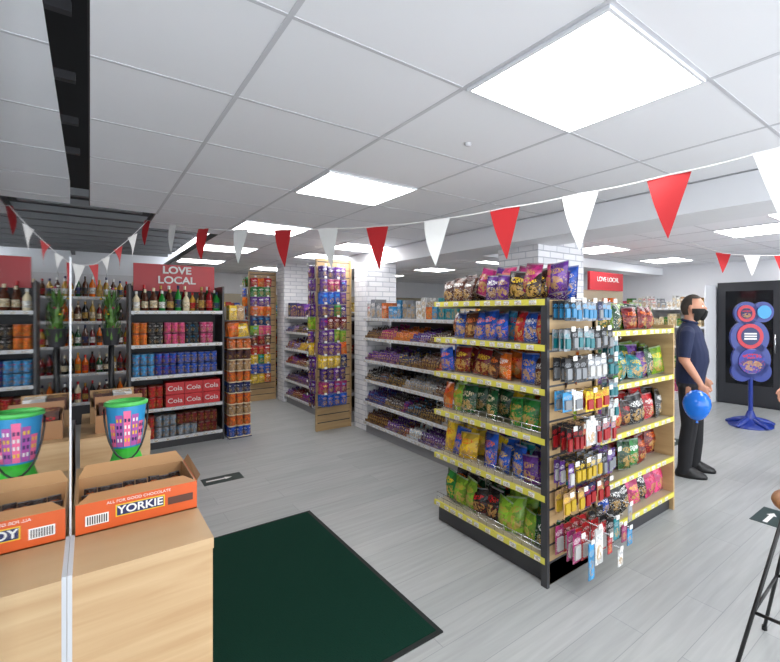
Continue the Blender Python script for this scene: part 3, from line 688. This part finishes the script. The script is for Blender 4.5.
# ================= people
M['skin']=pm('skin',L(196,142,116),.5,var=.04,scale=20); M['polo']=pm('navy_polo',L(20,32,66),.8,var=.1,scale=30); M['trous']=pm('black_trousers',L(20,20,25),.8,var=.1,scale=30)
M['hair']=pm('dark_hair',L(56,48,42),.8,var=.3,scale=80); M['maskm']=pm('black_face_mask',L(16,16,18),.8); M['shoe']=pm('black_shoe',L(18,18,20),.4); M['pinktop']=pm('pink_top',L(200,110,140),.8,var=.1,scale=30); M['jeans']=pm('dark_jeans',L(32,36,52),.8,var=.1,scale=30)
M['fair']=pm('fair_hair',L(120,84,52),.7,var=.3,scale=80)
def person(name,x,y,ang,sc,shirt,trou,hair,mask=True,longhair=False,wr=.0,belly=0.,wide=1.0):
    e=empty(name); f0=Fr(0,0,0); m=MB()
    m.loft(f0,[(0,0,.80,.085,.13),(0,0,.86,.12,.165),(0,0,.93,.128,.172),(.005,0,1.0,.122+belly*.6,.165),(.012+belly*.4,0,1.1,.12+belly,.160),(.01+belly*.3,0,1.2,.122+belly*.7,.168),(.0,0,1.3,.125,.182),(-.005,0,1.38,.112,.185),(-.01,0,1.43,.085,.15),(-.012,0,1.465,.062,.085),(-.01,0,1.49,.05,.05)])
    m.tube([(-.012,0,1.42),(.0,0,1.5),(.012,0,1.57)],[.062,.054,.055],14,round_=True)
    for s in(-1,1):
        dx=.03*s
        m.tube([(0,.085*s,.86),(.012+dx*.3,.098*s,.68),(.02+dx*.6,.1*s,.49),(.005+dx,.103*s,.3),(-.01+dx,.105*s,.07)],[.1,.09,.072,.07,.06],14,round_=True)
        el=(-.03,.232*s,1.13); wrp=(.10+wr*s,.222*s,.915)
        m.tube([(-.01,.15*s,1.385),(-.01,.19*s,1.37),(-.02,.218*s,1.25),el],[.06,.064,.058,.048],12,round_=True)
        m.tube([el,(.03,.23*s,1.03),wrp],[.042,.038,.027],12,round_=True)
        d=(Vector(wrp)-Vector(el)).normalized(); d=(d+Vector((0,0,-.6))).normalized(); nx=Vector((0,s,0)).cross(d).normalized()*s
        if nx.x<0: nx=-nx
        w=Vector(wrp)
        for o in(-.024,-.008,.008,.024): m.tube([tuple(w),tuple(w+d*.045+nx*o*.9),tuple(w+d*.085+nx*o)],[.018,.016,.0125],8,round_=True)
        for o,ln in((-.028,.058),(-.0095,.07),(.0095,.075),(.028,.066)):
            a=w+d*.085+nx*o; b_=a+d*ln*.5+Vector((0,-s*.006,0)); c_=b_+d*ln*.42+Vector((0,-s*.02,0)); m.tube([tuple(a),tuple(b_),tuple(c_)],[.0095,.0088,.0075],8,round_=True)
        a=w+d*.03+nx*.022; b_=a+d*.025+nx*.025; m.tube([tuple(a),tuple(b_),tuple(b_+d*.03+nx*.006)],[.013,.011,.009],8,round_=True)
    def hf(x,y,z):
        if z<0: k=1+.28*z; y*=k; x*=(1+.12*z)
        if x>0: x*=.96
        return x,y,z
    hc=(.022,0,1.618)
    m.sphere(f0,*hc,.102,.078,.122,nu=20,nv=14,fn=hf)
    m.tube([(.105,0,1.64),(.128,0,1.605)],[.010,.016],8,round_=True); m.tube([(.10,-.03,1.648),(.108,0,1.652),(.10,.03,1.648)],[.012,.012,.012],8,round_=True)
    m.tube([(.085,0,1.53),(.095,0,1.525)],[.026,.02],8,round_=True)
    for s in(-1,1): m.sphere(f0,.012,.079*s,1.612,.02,.01,.032,nu=8,nv=6)
    o=m.obj('body_src') 
    r=o.modifiers.new('r','REMESH'); r.mode='VOXEL'; r.voxel_size=.0075; sm=o.modifiers.new('s','SMOOTH'); sm.iterations=4; sm.factor=.5
    dg=bpy.context.evaluated_depsgraph_get(); me=bpy.data.meshes.new_from_object(o.evaluated_get(dg)); bpy.data.objects.remove(o)
    me.name='body'; me.materials.clear()
    for k in(shirt,trou,'skin'): me.materials.append(M[k])
    for p in me.polygons:
        c=p.center; p.use_smooth=True
        if c.z>1.475: i=2
        elif abs(c.y)>.196 and c.z<1.16 : i=2
        elif abs(c.y)>.18 and c.z<.93: i=2
        elif c.z>.90: i=0
        else: i=1
        p.material_index=i
    parts=[bpy.data.objects.new('body',me)]; COLL.objects.link(parts[0])
    m=MB()
    for s in(-1,1):
        dx=.03*s; yy=.105*s
        m.loft(f0,[(.045+dx,yy,.0,.135,.045),(.045+dx,yy,.022,.138,.047),(.04+dx,yy,.045,.128,.044),(.015+dx,yy,.075,.09,.042),(-.012+dx,yy,.10,.058,.052),(-.012+dx,yy,.12,.054,.05)],18,'shoe')
        m.tube([(-.0265,.2275*s,1.165),(-.0275,.229*s,1.15)],[.051,.0515],14,shirt)
    m.tube([(.064*math.cos(t)-.006,.066*math.sin(t),1.482+(-.016*math.cos(t))) for t in [2*pi*k/20 for k in range(21)]],.014,8,shirt)
    for s in(-1,1):
        m.sphere(f0,.104,.031*s,1.628,.011,.014,.009,'plain',L(235,232,228),8,6); m.sphere(f0,.1125,.031*s,1.628,.004,.006,.006,'plain',L(40,28,22),8,6)
        m.tube([(.107,.016*s,1.651),(.106,.045*s,1.65)],.004,5,hair)
    if not mask: m.tube([(.108,-.022,1.562),(.113,0,1.564),(.108,.022,1.562)],.005,6,'plain',L(170,80,80),round_=True)
    def cap(scale,cond,mat,dz=0):
        P=[];n1,n2=36,26
        for j in range(n2+1):
            t=pi*j/n2
            for k in range(n1):
                a=2*pi*k/n1; P.append((math.sin(t)*math.cos(a),math.sin(t)*math.sin(a),-math.cos(t)))
        V=[]
        for q in P:
            x_,y_,z_=hf(*q); V.append((hc[0]+x_*.102*scale,hc[1]+y_*.078*scale,hc[2]+dz+z_*.122*scale))
        F=[]
        for j in range(n2):
            for k in range(n1):
                q=[j*n1+k,j*n1+(k+1)%n1,(j+1)*n1+(k+1)%n1,(j+1)*n1+k]
                cx=sum(P[i][0] for i in q)/4; cz=sum(P[i][2] for i in q)/4
                if cond(cx,cz): F.append(q)
        m.add(V,F,mat,smooth=True)
    cap(1.05,lambda cx,cz:(cz>.70 and cx<.62) or (cx<.05 and cz>-.12) or (cx<-.3 and cz>-.6),hair)
    if mask:
        cap(1.12,lambda cx,cz:cx>.08 and -.99<cz<-.05,'maskm',-.012); m.tube([(.118,0,1.595),(.130,0,1.575),(.122,0,1.545),(.10,0,1.515)],[.014,.02,.022,.026],8,'maskm',round_=True)
        for s in(-1,1): m.tube([(.06,.07*s,1.585),(.02,.085*s,1.60)],.003,5,'maskm')
    if longhair:
        m.loft(f0,[(-.03,0,1.38,.04,.07),(-.035,0,1.5,.06,.085),(-.02,0,1.6,.085,.088),(0,0,1.7,.09,.075),(0,0,1.745,.05,.04)],18,hair)
    parts.append(m.obj('clothing_details',None))
    for p in parts: p.parent=e
    e.location=(x,y,0); e.rotation_euler=(0,0,math.radians(ang)); e.scale=(sc*wide,sc*wide,sc)
    return e
person('standing_man',4.31,1.98,-70,.985,'polo','trous','hair',True,belly=.022,wide=1.06)
person('woman_customer',4.74,1.10,150,.94,'pinktop','jeans','fair',False,True)
# ------------------------------------------------------------ world, camera
w=bpy.data.worlds.new('World'); S.world=w; w.use_nodes=True
bg=w.node_tree.nodes['Background']; bg.inputs[0].default_value=(.93,.97,1,1); bg.inputs[1].default_value=3.4
cam=bpy.data.cameras.new('camera'); co=bpy.data.objects.new('camera',cam); COLL.objects.link(co); S.camera=co
cam.sensor_width=36; cam.lens=452/780*36; cam.shift_x=-102/780; cam.shift_y=-19/780; cam.clip_start=.02
co.location=(0,0,1.55); co.rotation_euler=(pi/2,0,math.radians(-41.65))
S.view_settings.view_transform='Standard'; S.view_settings.look='None'; S.view_settings.exposure=.45
